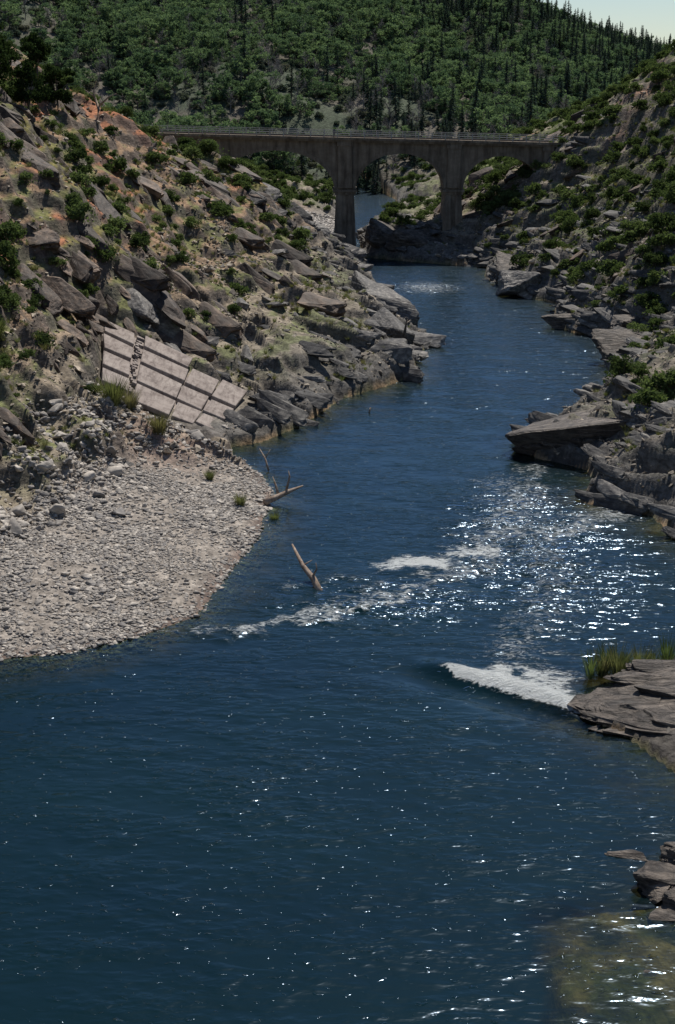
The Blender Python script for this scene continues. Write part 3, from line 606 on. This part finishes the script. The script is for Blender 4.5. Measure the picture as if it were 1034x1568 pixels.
for (sd,x,y,z,dm,rz) in [(6,17.9,59.6,.0,(5,3,1.2),-.5),(7,18,67.6,.8,(6,3.0,1.5),-.2),(25,16.0,66.8,.95,(5.5,1.5,.9),-.42),(26,15.2,63.6,.45,(4.6,1.3,.9),-.5),(28,16.8,65.2,.9,(5,1.4,.9),-.4),(29,14.0,65.6,.35,(3.6,1.0,.7),-.35),(64,17,62.3,.6,(4.5,1.5,.9),-.45),(65,18.5,64,1.2,(4,2,1),-.3)]:
    boulder(sd,x,y,z,dm,(.16,.02,rz),M_dark,bx=.5,ly=.09)
for (sd,x,y,z,dm,rz) in [(8,13.1,49.4,.0,(3.2,2.4,1.7),.3),(9,12.7,47.0,.0,(2.4,1.6,1.1),-.2),(10,11.6,51.4,-.1,(2.2,.9,.7),-.2),(15,11.9,43.3,-.5,(3.2,1.7,1.0),.1),(27,13.2,47.9,.1,(1.8,1.2,1.1),.5),(66,12.3,48.5,.1,(1.6,1.1,1.0),.9),(67,14,51,.2,(2.5,1.6,1.5),0)]:
    boulder(sd,x,y,z,dm,(.1,.04,rz),M_dark,bx=.45,ly=.07)
boulder(11,-18.8,108.5,2.3,(3.9,2.5,1.9),(.1,.2,-.3),M_cob); boulder(12,-16.4,107.5,1.2,(3.2,2.6,1.4),(0,0,.2)); boulder(13,36.5,172,2.3,(8,4,3),(0,0,.3),M_dark); boulder(14,33.3,160,1.6,(9,5,3.8),(.1,0,.5),M_dark)
boulder(16,7.0,167,1.4,(9,6,4.6),(.1,.15,-.7)); boulder(17,4.0,157,1.4,(10,5,4.2),(.2,.1,-.8)); boulder(18,6,184,1.8,(10,5,4.8),(.1,.2,-.9)); boulder(19,29.6,182,.9,(7,3.5,2.6),(0,0,.2),M_dark)
boulder(20,3,193,3,(9,5,4.5),(.2,.2,-.9)); boulder(21,-1,150,2.2,(9,3.5,3),(.3,.15,-.8)); boulder(22,27,212,1.8,(6,6,4),(0,0,.2)); boulder(23,33,196,3,(8,5,3.5),(.1,0,.1)); boulder(24,29.5,140,1.8,(10,4.5,3),(.1,-.1,.6),M_dark)
for i,(x,y,z,dm) in enumerate([(-11,224,13,(8,5,5)),(-7.5,229,9,(7,5,5)),(-14.5,216,13,(8,5,4)),(-4,238,6,(7,4,4)),(8,262,3.4,(10,6,5)),(14,260,3,(11,6,4)),(-27,142,13,(8,3.5,3.5)),(-24,148,12,(9,3,3)),(-25,137,9.5,(8,3,3)),(-20,142,8.4,(6,3,2.6)),(-31,150,21,(9,4,4)),(-21,166,12,(7,4,3)),(27,225,2.0,(6,7,3.6)),(-28,131,12,(10,3.5,3)),(-26,134,11,(9,2.5,2.5)),(-30,140,16,(9,4,3)),(-26,158,17,(9,4,3.5))]):
    boulder(30+i,x,y,z,dm,(.4,.35,-.75 if x<5 else .1),M_brown if x<-20 else (M_dark if x>5 else M_slab),'rock_outcrop')
# ---------------------------------------------------------------- driftwood
def log(name,pts,rad,branches=()):
    b=MB(); b.tube(pts,rad,8)
    for bp,brd in branches: b.tube(bp,brd,6)
    b.obj(name,[M_wood],True)
log('driftwood_log',[(-1.0,83.0,-.3),(-1.5,84.2,.35),(-2.2,85.2,.9),(-2.9,86.5,1.9)],[.26,.2,.15,.06],[([(-1.6,84.3,.4),(-1.3,84.2,1.0),(-1.35,84.3,1.4)],[.1,.06,.02]),([(-2.2,85.2,.9),(-1.6,85.4,1.2)],[.07,.02])])
log('driftwood_log',[(-5.4,101.5,.3),(-4.6,102.3,.45),(-3.6,103,.75),(-2.6,103.6,1.0)],[.25,.22,.17,.05],[([(-4.4,102.5,.5),(-4.7,103.2,1.3),(-4.9,103.4,1.8)],[.12,.08,.02]),([(-3.9,102.8,.6),(-3.6,103.2,1.8),(-3.7,103.3,2.3)],[.12,.08,.02]),([(-5.2,101.8,.3),(-5.0,103,.9)],[.1,.03])])
log('driftwood_branch',[(-5.6,111.5,.1),(-5.9,112.5,.8),(-6.4,113.2,1.5)],[.1,.07,.02],[([(-5.9,112.5,.8),(-5.5,112.8,1.5)],[.05,.015])])
log('driftwood_branch',[(3,133,-.1),(3.15,133.1,.5)],[.1,.06])
log('dead_snag',[(-31.5,192,25),(-31,192,27),(-31.6,192,29),(-31.2,192,30.5)],[.25,.2,.12,.03],[([(-31,192,27.4),(-29.6,192,28.6),(-28.6,192,29)],[.15,.1,.03]),([(-31.4,192,28.5),(-32.8,192,29.5)],[.1,.03])])
def place(name,b,x,y,s,rz=0,z=None):
    b.name=name;b.data.name=name; col.objects.link(b); b.location=(x,y,z_at(x,y)-.05 if z is None else z); b.scale=s; b.rotation_euler=(0,0,rz)
for i in range(13):
    x=13.4+4.2*i/12+random.uniform(-.2,.2); y=69.6+.25*(x-13.4)+random.uniform(-.5,.6); s=random.uniform(.7,1.6)
    place('riverside_reeds',tuft_proto(50+i,M_dry if i%3 else M_bush,110,.010),x,y,(s*1.1,s*1.1,s*1.2),i,z=.05)
for i,(x,y,s) in enumerate([(-18.8,116.5,2.4),(-17.6,117.5,1.9),(-14.6,113.5,1.8),(-7.2,101,1.0),(-10,107.5,.9),(-4.6,98.5,.8),(-28.5,117,2.3)]):
    place('willow_shrub',tuft_proto(70+i,M_dry,420,.007),x,y,(s*1.2,s*1.2,s),i)
for i,(x,y,s) in enumerate([(41,180,3.2),(44,186,3.4),(37.5,172,2.0),(39,176,2.4),(36,183,1.8),(40,196,2.6),(-28,122,1.8),(-20,230,3.2),(-17,226,2.6),(-24,234,3.2),(-22,222,2.4),(-25,105,1.5),(-27,111,1.8),(-21,119,1.4),(42,172,2.6),(45,178,3)]):
    place('riverbank_shrub',bush_proto(80+i,M_bush,2200,.05),x,y,(s,s,s*.85),i)
# ---------------------------------------------------------------- light, sky, camera
EL,AZ=math.radians(57),math.radians(20)
w=bpy.data.worlds.new('World'); scn.world=w; w.use_nodes=True; nt=w.node_tree; bg=nt.nodes['Background']
sky=nt.nodes.new('ShaderNodeTexSky'); sky.sky_type='NISHITA'; sky.sun_disc=False; sky.sun_elevation=EL; sky.sun_rotation=AZ; sky.altitude=300; sky.dust_density=.2; sky.ozone_density=3.0
nt.links.new(sky.outputs[0],bg.inputs[0]); bg.inputs[1].default_value=.082
sd=bpy.data.lights.new('sun','SUN'); sd.energy=5.0; sd.angle=math.radians(.5); sd.color=(1,.94,.85); so=bpy.data.objects.new('sun',sd); col.objects.link(so)
s=Vector((math.sin(AZ)*math.cos(EL),math.cos(AZ)*math.cos(EL),math.sin(EL))); so.rotation_euler=s.to_track_quat('Z','Y').to_euler(); so.location=(0,0,200)
cd=bpy.data.cameras.new('camera'); cd.sensor_fit='VERTICAL'; cd.sensor_height=36; cd.lens=50; cd.clip_end=8000; cd.clip_start=.5
co=bpy.data.objects.new('camera',cd); col.objects.link(co); co.location=(0,0,30); co.rotation_euler=(math.radians(90-16.7),0,0); scn.camera=co
scn.view_settings.view_transform='Standard'; scn.view_settings.look='None'; scn.view_settings.exposure=0
